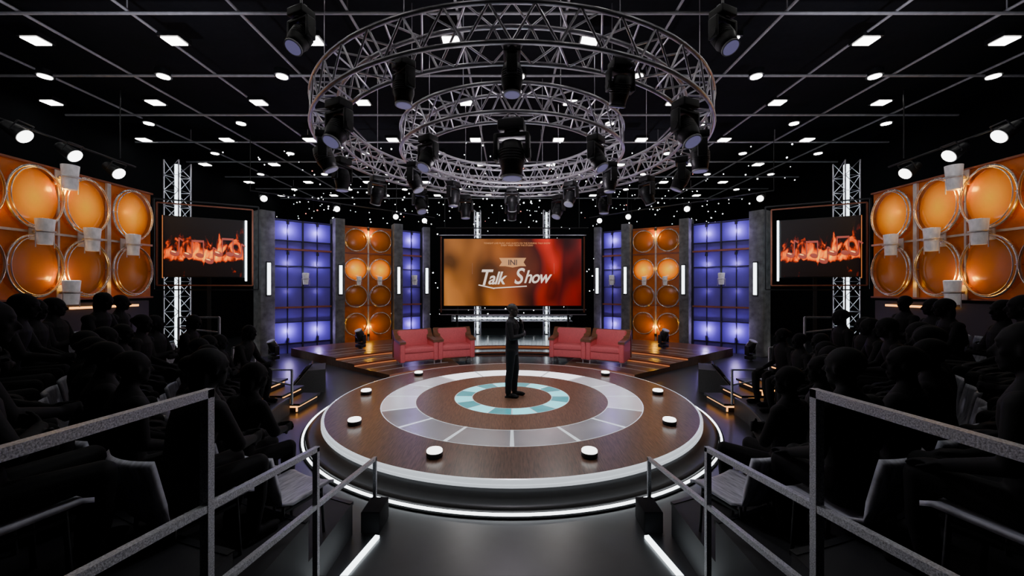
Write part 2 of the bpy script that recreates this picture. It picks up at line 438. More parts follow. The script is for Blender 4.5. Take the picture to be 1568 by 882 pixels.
# ------------------------------------------------------------------ side amber walls
for s in (-1, 1):
    X = s*10.05
    e = empty('amber_side_panel', (X, 1.0, 0), 0)
    Rz = pi/2 if s < 0 else -pi/2    # local -Y faces stage
    def W(yw, z, off=0): return (-s*off, yw-1.0, z)
    b = B('panel')
    y0, y1 = -1.45, 3.4
    b.box((s*.05, (y0+y1)/2-1, 3.5), (.08, y1-y0, 2.85), M_orange)
    b.box((-s*.03, 9.72+CAMY-1, 3.5), (.06, .09, 2.85), M_trim)
    b.box((-s*.03, (y0+y1)/2-1, 3.5), (.05, y1-y0, .05), M_trim)
    b.box((-s*.03, 8.65+CAMY-1, 3.5), (.04, .04, 2.85), M_trim)
    for z in (2.07, 4.93): b.box((0, (y0+y1)/2-1, z), (.14, y1-y0, .04), M_orbar)
    b.box((s*.2, (y0+y1)/2-1, 1.0), (.3, y1-y0, 1.95), M_black)
    b.box((-s*.02, 9.7+CAMY-1, 1.86), (.06, 1.6, .05), M_warm)
    b.build((0, 0, 0), 0, e)
    for dd, w in ((7.17, .92), (8.17, .92), (9.15, .92), (10.27, .98)):
        for z, hot in ((4.22, 1), (2.78, 0)):
            m = me_dS if hot else me_dD
            c = W(dd+CAMY, z, .05)
            inst('drum_skin', m, c, (0, 0, Rz), (w, 1, 1.22), e); inst('drum_rim', me_hoop, c, (0, 0, Rz), (w, 1.3, 1.22), e)
    for px, py in ((112, 272), (74, 355), (146, 367), (208, 375), (114, 448)):
        xx = 9.62; d = xx*F/(784-px); z = CAMZ+(441-py)/F*d
        inst('sconce_shade', me_sconce, W(d+CAMY, z, .1), (0, 0, Rz), 1.1, e)
    for dd, z, pw in ((8.62, 4.50, 17), (8.62, 2.50, 20), (7.65, 3.9, 2), (10.2, 4.3, 2), (9.8, 2.4, 1.5)):
        light('panel_lamp', 'POINT', W(dd+CAMY, z, .22), pw, AMBL, e, .06)

# ------------------------------------------------------------------ trusses
def straight_truss(name, p0, p1, w, led=None, step=None, alu=M_alu):
    p0, p1 = V(p0), V(p1); d = p1-p0; L = d.length; q = d.normalized().to_track_quat('Z', 'Y').to_matrix()
    b = B(name); cs = [V((sx*w/2, sy*w/2, 0)) for sx, sy in ((-1, -1), (1, -1), (1, 1), (-1, 1))]
    for c in cs: b.tube(p0+q @ c, p1+q @ c, .022, alu, 8)
    n = max(2, round(L/(step or w)))
    for i in range(n):
        t0, t1 = i/n*L, (i+1)/n*L
        for k in range(4):
            a, c = cs[k], cs[(k+1) % 4]
            if i % 2: a, c = c, a
            b.tube(p0+q @ (a+V((0, 0, t0))), p0+q @ (c+V((0, 0, t1))), .012, alu, 5)
            b.tube(p0+q @ (cs[k]+V((0, 0, t0))), p0+q @ (cs[(k+1) % 4]+V((0, 0, t0))), .010, alu, 5)
    if led: b.tube(p0+q @ V((0, 0, .1)), p1-q @ V((0, 0, .1)), w*.16, led, 10)
    return b.build()
for s in (-1, 1):
    straight_truss('lit_truss_tower', (s*1.68, 11.6, 0), (s*1.68, 11.6, 6.1), .3, M_truwh)
    straight_truss('lit_truss_tower', (s*11.35, 5.8, 0), (s*11.35, 5.8, 6.6), .5, M_truwh)
straight_truss('lit_truss_crossbar', (-2.85, 11.1, .88), (2.85, 11.1, .88), .26, M_truwh)

def ring_truss(name, ro, ri, z0, z1, n):
    b = B(name)
    for R in (ro, ri):
        for z in (z0, z1): b.hoop(R, .028, z, M_alu, 96, 8)
    def pt(R, z, a): return (R*math.cos(a), R*math.sin(a), z)
    for i in range(n):
        a0, a1 = 2*pi*i/n, 2*pi*(i+1)/n; am = (a0+a1)/2
        for R in (ro, ri):
            b.tube(pt(R, z0, a0), pt(R, z1, am), .015, M_alu, 6); b.tube(pt(R, z1, am), pt(R, z0, a1), .015, M_alu, 6)
        for z in (z0, z1):
            b.tube(pt(ro, z, a0), pt(ri, z, am), .013, M_alu, 5); b.tube(pt(ri, z, am), pt(ro, z, a1), .013, M_alu, 5)
    for i in range(8):
        a = 2*pi*(i+.5)/8; b.tube(pt((ro+ri)/2, z1, a), pt((ro+ri)/2, GZ-.07, a), .006, M_alu, 5)
    return b.build(center=False)
ring_truss('circular_truss', 3.44, 3.05, CAMZ+2.55, CAMZ+2.97, 44)
ring_truss('circular_truss', 2.05, 1.70, CAMZ+2.46, CAMZ+2.86, 28)

# moving heads
def moving_head(nm, tilt):
    b = B(nm)
    b.box((0, 0, -.07), (.30, .24, .12), M_black, bev=.02)
    b.box((0, 0, .01), (.18, .05, .06), M_pipe)
    b.tube((0, 0, -.12), (0, 0, -.16), .09, M_black, 16)
    b.box((0, 0, -.175), (.40, .14, .05), M_black, bev=.015)
    for sx in (-1, 1):
        b.box((sx*.185, 0, -.31), (.045, .15, .30), M_black, bev=.015); b.tube((sx*.15, 0, -.38), (sx*.215, 0, -.38), .06, M_black, 14)
    T = Matrix.Translation((0, 0, -.40)) @ Matrix.Rotation(tilt, 4, 'X')
    b.M = T
    secs = [(0, 0, .17, .07, .07), (0, 0, .15, .115, .12), (0, 0, .05, .14, .15), (0, 0, -.10, .14, .15), (0, 0, -.16, .125, .13), (0, 0, -.25, .12, .12)]
    b.loft(secs, M_black, 18)
    b.tube((0, 0, -.24), (0, 0, -.262), .125, M_pipe, 20); b.tube((0, 0, -.255), (0, 0, -.268), .105, M_lensb, 20)
    for k in range(5): b.lathe([(.14, 0), (.152, 0), (.152, .012), (.14, .012)], M_black, 18, c=(0, 0, .04-.03*k))
    return b.mesh()
me_mh = [moving_head('moving_head_light', rad(t)) for t in (0, 25, -30)]
zt = CAMZ+2.55-.06
for i in range(16):
    a = -pi/2+2*pi*i/16
    sc = .78 if i in (0, 1, 15) else .95
    inst('moving_head_light', me_mh[0 if i == 0 else i % 3], (3.25*math.cos(a), 3.25*math.sin(a), zt+(.12 if i in (0, 1, 15) else 0)), (0, 0, (pi/2 if i == 0 else a+pi/2+random.uniform(-.5, .5))), sc)
for i in range(8):
    a = -pi/2+2*pi*i/8
    inst('moving_head_light', me_mh[(i+1) % 3 if i else 0], (1.87*math.cos(a), 1.87*math.sin(a), zt-.09), (0, 0, a+pi/2+random.uniform(-.3, .3)), 1.25 if i == 0 else .85)
for s in (-1, 1):
    inst('moving_head_light', me_mh[2], (s*2.42, CAMY+4.5, CAMZ+3.2), (0, 0, s*.4), .8)
    b = B('hanging_pipe'); b.tube((s*2.42, CAMY+4.5, CAMZ+3.24), (s*2.42, CAMY+4.5, GZ), .015, M_pipe, 8); b.build()
    for x, yy in ((7.6, 5.0), (5.14, 5.8)):
        z = zdeck(s*x, yy)
        inst('moving_head_light', me_mh[1], (s*x, yy, z+.04), (pi, 0, s*.5), .95)
b = B('rear_lighting_bar'); b.tube((-3.4, 10.0, 5.0), (3.4, 10.0, 5.0), .025, M_black, 8)
for x in (-3, 3): b.tube((x, 10, 5), (x, 10, GZ), .012, M_black, 6)
b.build()

# ------------------------------------------------------------------ central video wall
def talk_mat():
    m, nt, p = new_mat('talkshow_picture'); N = nt.nodes; L = nt.links
    tc = N.new('ShaderNodeTexCoord'); sep = N.new('ShaderNodeSeparateXYZ'); L.new(tc.outputs['Object'], sep.inputs[0])
    mr = N.new('ShaderNodeMapRange'); mr.inputs[1].default_value = -3.15; mr.inputs[2].default_value = 3.15
    nz = N.new('ShaderNodeTexNoise'); nz.inputs['Scale'].default_value = .45; nz.inputs['Detail'].default_value = 0
    L.new(tc.outputs['Object'], nz.inputs['Vector'])
    ad = N.new('ShaderNodeMath'); ad.operation = 'MULTIPLY_ADD'; ad.inputs[1].default_value = .3; ad.inputs[2].default_value = -.15
    L.new(nz.outputs['Fac'], ad.inputs[0]); L.new(sep.outputs['X'], mr.inputs[0])
    a2 = N.new('ShaderNodeMath'); a2.operation = 'ADD'; L.new(ad.outputs[0], a2.inputs[0]); L.new(mr.outputs[0], a2.inputs[1])
    r = N.new('ShaderNodeValToRGB'); E = r.color_ramp.elements
    E[0].position = 0; E[0].color = (.30, .10, .018, 1); E[1].position = 1; E[1].color = (.18, .005, .003, 1)
    for q, c in ((.22, (.17, .055, .012)), (.40, (.28, .075, .010)), (.56, (.12, .022, .005)), (.66, (.035, .004, .003)), (.78, (.42, .014, .006)), (.88, (.06, .003, .003))):
        e = E.new(q); e.color = list(c)+[1]
    L.new(a2.outputs[0], r.inputs[0])
    mp = N.new('ShaderNodeMapping'); mp.inputs['Scale'].default_value = (1.2, 1, .7); mp.inputs['Rotation'].default_value = (0, .5, 0); L.new(tc.outputs['Object'], mp.inputs[0])
    n2 = N.new('ShaderNodeTexNoise'); n2.inputs['Scale'].default_value = .8; n2.inputs['Detail'].default_value = .5; L.new(mp.outputs[0], n2.inputs['Vector'])
    m2 = N.new('ShaderNodeMapRange'); m2.inputs[1].default_value = .35; m2.inputs[2].default_value = .65; m2.inputs[3].default_value = .3; m2.inputs[4].default_value = 1.8
    L.new(n2.outputs['Fac'], m2.inputs[0])
    mx = N.new('ShaderNodeVectorMath'); mx.operation = 'SCALE'; L.new(r.outputs[0], mx.inputs[0]); L.new(m2.outputs[0], mx.inputs['Scale'])
    L.new(mx.outputs[0], p.inputs['Emission Color']); p.inputs['Emission Strength'].default_value = 1.2
    p.inputs['Base Color'].default_value = (.003, .003, .003, 1); p.inputs['Roughness'].default_value = .3
    return m
vw = empty('video_wall_screen', (0.03, 10.5, 3.04))
b = B('screen_housing'); b.box((0, .1, 0), (6.4, .16, 3.14), M_black)
for x in (-3.3, 3.3): b.box((x, .1, -.1), (.06, .1, 3.5), M_orbar)
for z in (1.72, -1.72, -1.95): b.beam((-3.4, .1, z), (3.4, .1, z), .04, M_alu)
for x in (-2.6, 2.6): b.box((x, .3, -1.5), (.1, .1, 3.0-.26), M_black)
b.build((0, 0, 0), 0, vw)
b = B('screen_picture'); b.box((0, 0, 0), (6.3, .04, 3.06), talk_mat()); b.build((0, 0, 0), 0, vw)
M_txt = emis('title_white', (1, .80, .66), 1.1); M_gold = emis('banner_gold', (.80, .34, .09), .9); M_dk = emis('title_dark', (.10, .02, .006), .3)
M_line = emis('title_line', (.6, .2, .08), .35)
def text(nm, body, size, loc, m, par, shear=0, bold=0.0, ext=.002, rz=0, ry=0, sc=(1, 1, 1), sp=1.0):
    c = bpy.data.curves.new(nm, 'FONT'); c.body = body; c.size = size; c.align_x = 'LEFT' if nm.startswith('title_t') or nm.startswith('title_s') else 'CENTER'; c.align_y = 'BOTTOM_BASELINE' if c.align_x == 'LEFT' else 'CENTER'
    c.shear = shear; c.extrude = ext; c.offset = bold; c.space_character = sp
    c.materials.append(m); o = bpy.data.objects.new(nm, c); COL.objects.link(o); o.location = loc; o.rotation_euler = (pi/2, ry, rz); o.parent = par; o.scale = sc; return o
text('title_talk_initial', 'T', 1.02, (-1.58, -.03, -.58), M_txt, vw, .3, .012, sc=(.85, 1, 1))
text('title_talk', 'alk', .82, (-1.14, -.03, -.54), M_txt, vw, .35, .012, sc=(.88, 1, 1), sp=.92)
text('title_show_initial', 'S', 1.02, (.04, -.03, -.52), M_txt, vw, .3, .012, sc=(.85, 1, 1))
text('title_show', 'how', .82, (.50, -.03, -.48), M_txt, vw, .35, .012, sc=(.86, 1, 1), sp=.90)
text('title_ini', 'INI', .34, (0, -.035, .44), M_dk, vw, 0, .008)
b = B('title_banner')
b.add([(-.62, -.025, .66), (.62, -.025, .66), (.5, -.025, .46), (.62, -.025, .28), (.34, -.025, .28), (0, -.025, .22), (-.34, -.025, .28), (-.62, -.025, .28), (-.5, -.025, .46)], [tuple(range(9))], M_gold)
b.box((-.1, -.025, -.68), (1.5, .004, .045), M_txt, R=Matrix.Rotation(-.06, 3, 'Y')); b.box((-1.2, -.025, -.66), (.75, .004, .05), M_txt, R=Matrix.Rotation(.22, 3, 'Y'))
for z in (.42, -.08):
    b.box((-1.3, -.018, z), (1.1, .003, .012), M_line); b.box((1.35, -.018, z), (1.1, .003, .012), M_line)
for x in (-1.85, 1.9): b.box((x, -.022, .17), (.012, .003, .5), M_line)
b.build((0, 0, 0), 0, vw)
text('caption_small', 'TONIGHT LIVE MUSIC AND GUESTS ON THE EVENING TALK SHOW\nEVERY WEEK FROM THE STUDIO', .10, (.2, -.03, 1.28), M_gold, vw)

# ------------------------------------------------------------------ side TV screens
def fire_mat():
    m, nt, p = new_mat('fire_picture'); N = nt.nodes; L = nt.links
    tc = N.new('ShaderNodeTexCoord'); mp = N.new('ShaderNodeMapping'); mp.inputs['Scale'].default_value = (2.0, 1, .95)
    L.new(tc.outputs['Object'], mp.inputs[0]); nz = N.new('ShaderNodeTexNoise'); nz.inputs['Scale'].default_value = 2.2; nz.inputs['Detail'].default_value = 5
    nz.inputs['Distortion'].default_value = 1.3; L.new(mp.outputs[0], nz.inputs['Vector'])
    sep = N.new('ShaderNodeSeparateXYZ'); L.new(tc.outputs['Object'], sep.inputs[0])
    g = N.new('ShaderNodeValToRGB'); E = g.color_ramp.elements
    E[0].position = 0.0; E[0].color = (0, 0, 0, 1); E[1].position = 1; E[1].color = (0, 0, 0, 1)
    for q, v in ((.22, 0), (.29, .55), (.34, .72), (.44, .54), (.60, .34), (.75, .10), (.85, 0)):
        e = E.new(q); e.color = (v, v, v, 1)
    mz = N.new('ShaderNodeMapRange'); mz.inputs[1].default_value = -.85; mz.inputs[2].default_value = .85; L.new(sep.outputs['Z'], mz.inputs[0]); L.new(mz.outputs[0], g.inputs[0])
    ax = N.new('ShaderNodeMath'); ax.operation = 'ABSOLUTE'; L.new(sep.outputs['X'], ax.inputs[0])
    mx = N.new('ShaderNodeMapRange'); mx.inputs[1].default_value = .3; mx.inputs[2].default_value = 1.0; mx.inputs[3].default_value = 1; mx.inputs[4].default_value = .78; L.new(ax.outputs[0], mx.inputs[0])
    mu = N.new('ShaderNodeMath'); mu.operation = 'MULTIPLY'; L.new(g.outputs[0], mu.inputs[0]); L.new(mx.outputs[0], mu.inputs[1])
    m3 = N.new('ShaderNodeMath'); m3.operation = 'MULTIPLY_ADD'; m3.inputs[1].default_value = 2.0; m3.inputs[2].default_value = -1.04; L.new(nz.outputs['Fac'], m3.inputs[0])
    m4 = N.new('ShaderNodeMath'); m4.operation = 'ADD'; L.new(m3.outputs[0], m4.inputs[0]); L.new(mu.outputs[0], m4.inputs[1])
    r = N.new('ShaderNodeValToRGB'); E = r.color_ramp.elements
    E[0].position = .26; E[0].color = (0.0015, 0.0002, 0.0002, 1); E[1].position = 1.0; E[1].color = (1, .60, .12, 1)
    for q, c in ((.38, (.06, .003, .0005)), (.52, (.5, .035, .0)), (.68, (1, .15, .0)), (.86, (1, .34, .01))):
        e = E.new(q); e.color = list(c)+[1]
    L.new(m4.outputs[0], r.inputs[0]); L.new(r.outputs[0], p.inputs['Emission Color']); p.inputs['Emission Strength'].default_value = 2.0
    p.inputs['Base Color'].default_value = (.002, .002, .002, 1); p.inputs['Roughness'].default_value = .5
    return m
M_fire = fire_mat(); M_note = emis('note_glow', (.42, .018, .001), .8); M_noteh = emis('note_hot', (1, .42, .08), 2.6)
for s in (-1, 1):
    A, Bp = (s*9.95, CAMY+11.2), (s*8.3, CAMY+12.1)
    if s > 0: A, Bp = Bp, A
    (mx, my), rz, L = seg_frame(A, Bp); H = 1.72
    e = empty('wall_tv_screen', (mx, my, 3.52), rz)
    b = B('tv_body'); b.box((0, .06, 0), (L+.06, .08, H+.06), M_black, bev=.01)
    fw, f0, f1 = L/2+.22, -1.12, 1.28
    for off, sc, m in ((.28, 1.0, M_orbar), (.55, 1.12, M_black)):
        for x in (-fw*sc, fw*sc): b.beam((x, off, f0*sc), (x, off, f1*sc), .04, m)
        for z in (f0*sc, f1*sc): b.beam((-fw*sc, off, z), (fw*sc, off, z), .04, m)
    b.beam((0, .1, 0), (0, .6, 0), .12, M_black)
    inner = L/2+.07 if s < 0 else -L/2-.07
    b.box((inner, .02, -.05), (.05, .05, H+.15), M_white)
    b.box((-inner, .2, 0), (.03, .03, H+.1), M_amberline)
    b.beam((0, .6, 0), (0, .6, -3.5), .09, M_black); b.box((0, .6, -3.5), (.7, .5, .04), M_black)
    b.build((0, 0, 0), 0, e)
    b = B('tv_picture'); b.box((0, 0, 0), (L, .03, H), M_fire); b.build((0, 0, 0), 0, e)
    b = B('music_notes')
    for x, z, h, k in ((-.70, -.20, .46, 1), (-.40, -.24, .42, 2), (.10, -.40, .42, 1), (.32, -.18, .46, 2), (.80, -.20, .36, 1)):
        RR = Matrix.Rotation(.4, 3, 'Y')
        b.ell((x, -.02, z), (.115, .01, .08), M_note, RR); b.ell((x-.02, -.028, z+.045), (.06, .006, .016), M_noteh, RR)
        b.box((x+.10, -.02, z+h/2), (.028, .008, h), M_note)
        if k == 2:
            b.ell((x+.28, -.02, z-.0), (.10, .01, .07), M_note, RR); b.box((x+.365, -.02, z+h/2), (.028, .008, h), M_note)
            b.box((x+.232, -.02, z+h), (.29, .008, .06), M_note)
        else: b.box((x+.15, -.02, z+h-.05), (.12, .008, .04), M_note, R=Matrix.Rotation(.7, 3, 'Y'))
    b.build((0, 0, 0), 0, e)

# ------------------------------------------------------------------ star bulbs
b = B('hanging_string_lights')
def star(p, r, m):
    b.ell(p, r, m, seg=6, rings=4)
for i in range(330):
    star((random.uniform(-12, 12), random.uniform(12.3, 14.5), random.uniform(.8, 7.2)), random.choice((.018, .025, .035)), M_star)
for i in range(260):
    star((random.uniform(-9.5, 9.5), random.uniform(4.5, 12), random.uniform(4.9, 7.2)), random.choice((.014, .018, .026)), M_star if i % 12 else M_starr)
for i in range(16):
    x = -10.5+21*i/15; b.tube((x, 13.2, .5), (x, 13.2, GZ), .003, M_black, 4)
b.build(center=False)

# ------------------------------------------------------------------ armchairs
b = B('red_armchair')  # faces -Y
W_, D_ = 1.05, .80
b.box((0, 0.02, .24), (W_-.14, D_-.06, .22), M_red, bev=.03)
b.box((0, -.05, .41), (W_-.24, D_-.14, .16), M_red, bev=.05)
b.box((0, .31, .62), (W_-.2, .2, .56), M_red, R=Matrix.Rotation(rad(-10), 3, 'X'), bev=.06)
for s in (-1, 1):
    b.box((s*(W_/2-.08), 0, .37), (.13, D_-.02, .52), M_red, bev=.03)
    pr = [(-D_/2-.01, .60), (-D_/2-.01, .66), (.18, .70), (.40, .92), (.46, .90), (.46, .15), (.41, .15), (.41, .84), (.20, .64)]
    x0, x1 = s*(W_/2-.16), s*(W_/2+.005)
    n = len(pr); vs = [(x0, p[0], p[1]) for p in pr]+[(x1, p[0], p[1]) for p in pr]
    b.add(vs, [(k, (k+1) % n, n+(k+1) % n, n+k) for k in range(n)]+[tuple(range(n)), tuple(range(n, 2*n))], M_sofaw)
    for y in (-.3, .3): b.tube((s*.42, y, 0), (s*.42, y, .14), .018, M_alu, 10)
b.box((0, .415, .55), (W_-.1, .05, .72), M_sofaw, R=Matrix.Rotation(rad(-3), 3, 'X'), bev=.01)
me_sofa = b.mesh()
for s in (-1, 1):
    inst('red_armchair', me_sofa, (s*2.80, 3.92, .12), (0, 0, -s*rad(30)), (1.08, 1, 1.06))
    inst('red_armchair', me_sofa, (s*1.76, 4.45, .12), (0, 0, -s*rad(20)), (1.08, 1, 1.06))

# ------------------------------------------------------------------ wedge speakers
b = B('stage_monitor_speaker')  # grille faces +X
pr = [(-.25, 0), (.28, 0), (.33, .1), (.05, .44), (-.25, .44)]
n = len(pr); vs = [(p[0], -.36, p[1]) for p in pr]+[(p[0], .36, p[1]) for p in pr]
b.add(vs, [(k, (k+1) % n, n+(k+1) % n, n+k) for k in range(n)]+[tuple(range(n)), tuple(range(n, 2*n))], M_spk)
nrm = V((.34, 0, .28)).normalized()
b.M = Matrix.Translation((.19, 0, .27)) @ nrm.to_track_quat('Z', 'Y').to_matrix().to_4x4()
b.box((0, 0, .01), (.36, .66, .02), M_black); b.lathe([(.1, 0), (.14, 0), (.14, .03), (.1, .03)], M_black, 24, c=(0, .12, .01))
me_spk = b.mesh()
for s in (-1, 1):
    inst('stage_monitor_speaker', me_spk, (s*4.6, 1.5, 0), (0, 0, rad(-25) if s > 0 else pi+rad(25)), 1.15)

# ------------------------------------------------------------------ bleachers
rows = [(4.1, 4.85, .3), (4.85, 5.6, .6), (5.6, 7.7, .9)]
XA = 1.5; AF = rad(184)
def aend(r): return rad(270)-math.asin(XA/r)
for s in (-1, 1):
    b = B('audience_bleacher')
    if s > 0: b.M = Matrix.Scale(-1, 4, (1, 0, 0))
    for r0, r1, z in rows:
        b.sector(r0, r1, 0, z, AF, aend(r0), M_plat, 40, a1o=aend(r1))
        b.sector(r0-.012, r0+.03, z-.02, z+.006, AF, aend(r0), M_black, 40)
    b.box((-1.34, -3.66, .10), (.18, .28, .20), M_matte, bev=.01)
    b.build()
    b = B('lit_side_steps')
    if s > 0: b.M = Matrix.Scale(-1, 4, (1, 0, 0))
    for k in range(6):
        x1 = -3.95-.33*k; z = .17+.15*k; y0, y1 = -.25+.02, .55
        b.box((x1-.165, (y0+y1)/2, z-.02), (.35, y1-y0, .04), M_black)
        b.box((x1-.19, (y0+y1)/2+.02, (z-.04)/2), (.28, y1-y0-.06, z-.04), M_plat)
        b.box((x1-.04, (y0+y1)/2, z-.06), (.02, y1-y0-.1, .03), M_warm); b.box((x1-.19, y0+.022, z-.06), (.24, .015, .03), M_warm)
        b.box((x1-.055, y0+.022, z-.10), (.025, .015, .10), M_warm)
    b.build()
    b = B('step_railing')
    if s > 0: b.M = Matrix.Scale(-1, 4, (1, 0, 0))
    for xa, xb, zt_, zb in ((-4.06, -4.5, .81, .17), (-4.75, -5.15, 1.22, .45), (-5.4, -6.15, 1.78, .8)):
        y = -.27
        b.beam((xa, y, zb), (xa, y, zt_), .03, M_rail); b.beam((xb, y, zb), (xb, y, zt_), .03, M_rail); b.beam((xa, y, zt_), (xb, y, zt_), .03, M_rail)
        b.beam((xa, y, zt_-.28), (xb, y, zt_-.2), .025, M_rail)
    b.build()
    b = B('aisle_railing'); x = s*1.4; w = .038
    b.beam((x, -5.7, .8), (x, -5.7, 1.855), w, M_rail); b.beam((x, -4.7, .2), (x, -4.7, 1.18), w*.9, M_rail); b.beam((x, -3.5, 0), (x, -3.5, .59), w*.85, M_rail)
    b.beam((x, -5.7+w/2, 1.835), (x, -7.1, 1.895), w, M_rail); b.beam((x, -7.1, .9), (x, -7.1, 1.91), w, M_rail)
    b.beam((x, -4.7+w/2, 1.165), (x, -6.9, 1.485), w*.9, M_rail)
    b.beam((x, -3.5+w/2, .575), (x, -5.7, .915), w*.85, M_rail)
    b.build()
    b = B('floor_led_strip'); b.beam((s*1.25, -3.86, .012), (s*1.39, -4.56, .012), .042, M_white, .024); b.build()
b = B('aisle_stairs')
for k, (y, z) in enumerate(((-4.62, .2), (-4.92, .4), (-5.22, .6), (-5.52, .8))):
    b.box((0, y-.15, z/2), (2.98, .3, z), M_plat); b.box((0, y-.02, z+.003), (2.9, .04, .006), M_black)
b.box((0, -7.8, .45), (2.98, 3.95, .9), M_plat)
b.build()

# ------------------------------------------------------------------ people
def hand(b, w, d, nrm, m, side=1, curl=.5, sc=1.0):
    """w wrist, d direction of fingers, nrm palm-facing direction"""
    w = V(w); d = V(d).normalized(); nrm = V(nrm); nrm = (nrm-d*nrm.dot(d)).normalized(); lat = d.cross(nrm).normalized()*side
    R = Matrix((d, lat, nrm)).transposed()
    b.ell(w+d*.05*sc, (.052*sc, .042*sc, .017*sc), m, R)
    b.cap(w-d*.01, w+d*.03*sc, .024*sc, .022*sc, m)
    for off, ln in ((-.033, .062), (-.011, .078), (.011, .084), (.033, .074)):
        p = w+d*.09*sc+lat*off*sc; r = .0088*sc
        q = p+(d*math.cos(curl*.6)+nrm*math.sin(curl*.6)+lat*off*2)*ln*.45*sc
        q2 = q+(d*math.cos(curl*1.5)+nrm*math.sin(curl*1.5))*ln*.32*sc
        q3 = q2+(d*math.cos(curl*2.3)+nrm*math.sin(curl*2.3))*ln*.25*sc
        b.chain([p-d*.02*sc, q, q2, q3], [r, r, r*.92, r*.8], m)
    t0 = w+d*.025*sc+lat*.032*sc; t1 = t0+(d*.7+lat*.6+nrm*.3).normalized()*.045*sc; t2 = t1+(d*.95+lat*.15+nrm*.4).normalized()*.032*sc
    b.chain([w+d*.015*sc+lat*.015*sc, t0, t1, t2], [.014*sc, .013*sc, .011*sc, .009*sc], m)
def head(b, c, m, yaw=0, nod=0, hair=0):
    R = (Matrix.Rotation(yaw, 3, 'Z') @ Matrix.Rotation(nod, 3, 'Y')); c = V(c)
    def q(x, y, z): return c+R @ V((x, y, z))
    b.ell(q(-.008, 0, .03), (.098, .078, .092), m, R, 18, 12)
    b.ell(q(.018, 0, -.03), (.072, .062, .085), m, R, 16, 10)
    b.ell(q(.055, 0, -.092), (.030, .034, .022), m, R)
    b.cap(q(.088, 0, .012), q(.108, 0, -.026), .009, .014, m)
    b.ell(q(.100, 0, -.03), (.012, .018, .010), m, R)
    b.ell(q(.083, 0, -.060), (.012, .026, .006), m, R); b.ell(q(.081, 0, -.070), (.012, .022, .006), m, R)
    b.ell(q(.080, 0, .035), (.015, .050, .010), m, R)
    for s in (-1, 1):
        b.ell(q(.078, s*.030, .012), (.012, .014, .010), m, R); b.ell(q(-.005, s*.078, -.005), (.020, .010, .032), m, R)
        b.ell(q(.055, s*.042, -.02), (.022, .018, .022), m, R)
    if hair == 0:
        b.ell(q(-.022, 0, .048), (.098, .085, .085), m, R, 18, 12)
    elif hair == 1:
        b.ell(q(-.028, 0, .04), (.102, .092, .095), m, R, 18, 12); b.ell(q(-.065, 0, -.05), (.05, .085, .12), m, R); b.ell(q(-.06, 0, -.13), (.04, .075, .07), m, R)
    elif hair == 2:
        b.ell(q(-.025, 0, .045), (.099, .086, .088), m, R, 18, 12); b.ell(q(-.11, 0, .05), (.042, .042, .042), m)
def finish_human(b, name, voxel, skin_test=None):
    me = b.mesh(); o = bpy.data.objects.new('tmp_h', me); COL.objects.link(o)
    md = o.modifiers.new('r', 'REMESH'); md.mode = 'VOXEL'; md.voxel_size = voxel; md.use_smooth_shade = True
    sm = o.modifiers.new('s', 'SMOOTH'); sm.factor = .5; sm.iterations = 2
    dg = bpy.context.evaluated_depsgraph_get(); dg.update()
    out = bpy.data.meshes.new_from_object(o.evaluated_get(dg), depsgraph=dg); out.name = name
    bpy.data.objects.remove(o)
    for p in out.polygons: p.use_smooth = True
    if skin_test:
        out.materials.clear(); out.materials.append(M_suit); out.materials.append(M_skin); out.materials.append(M_hair)
        for p in out.polygons: p.material_index = skin_test(p.center)
    return out
b = B('host'); m = M_suit
b.loft([(0, 0, .80, .10, .155), (0, 0, .88, .118, .172), (0, 0, .97, .118, .168), (.0, 0, 1.08, .108, .152), (.0, 0, 1.18, .113, .16), (.005, 0, 1.30, .125, .18), (0, 0, 1.39, .115, .19), (-.01, 0, 1.45, .085, .16), (-.015, 0, 1.50, .06, .085), (-.01, 0, 1.53, .052, .06)], m)
b.cap((-.015, 0, 1.46), (.005, 0, 1.57), .058, .052, m)
head(b, (.02, 0, 1.64), m, nod=.05)
for s in (-1, 1):
    hx = .03*s
    b.chain([(0, s*.085, .88), (.015+hx, s*.10, .50), (-.01+hx, s*.105, .30), (-.015+hx, s*.105, .10)], [.10, .070, .066, .058], m)
    b.cap((-.015+hx, s*.105, .13), (-.01+hx, s*.105, .055), .05, .045, m)
    b.ell((.065+hx, s*.112, .04), (.125, .046, .038), m); b.ell((.13+hx, s*.117, .032), (.07, .045, .030), m); b.box((.045+hx, s*.112, .014), (.24, .075, .028), m, bev=.01)
    b.ell((0, s*.165, 1.41), (.075, .07, .065), m)
b.chain([(0, -.19, 1.41), (.06, -.235, 1.14), (.21, -.06, 1.17), (.23, .03, 1.19)], [.062, .050, .038, .032], m)
b.cap((.06, -.235, 1.14), (.17, -.12, 1.155), .05, .042, m)
hand(b, (.225, .03, 1.185), (.1, 1, .1), (-1, .1, 0), m, 1, .6)
b.chain([(0, .19, 1.41), (.10, .205, 1.15), (.17, .10, 1.33), (.175, .06, 1.40)], [.062, .050, .038, .031], m)
hand(b, (.175, .06, 1.40), (-.35, -.25, 1), (-1, -.6, 0), m, -1, .8)
def skt(c):
    if c.z > 1.52:
        if c.z > 1.70 or (c.x < .0 and c.z > 1.62): return 2
        return 1
    if c.z > 1.385 and c.x > .12: return 1
    if c.y > .045 and c.x > .17 and 1.1 < c.z < 1.3: return 1
    return 0
inst('standing_host', finish_human(b, 'standing_host', .0062, skt), (0.0, 0, ZS), (0, 0, rad(-16)), 1.0)

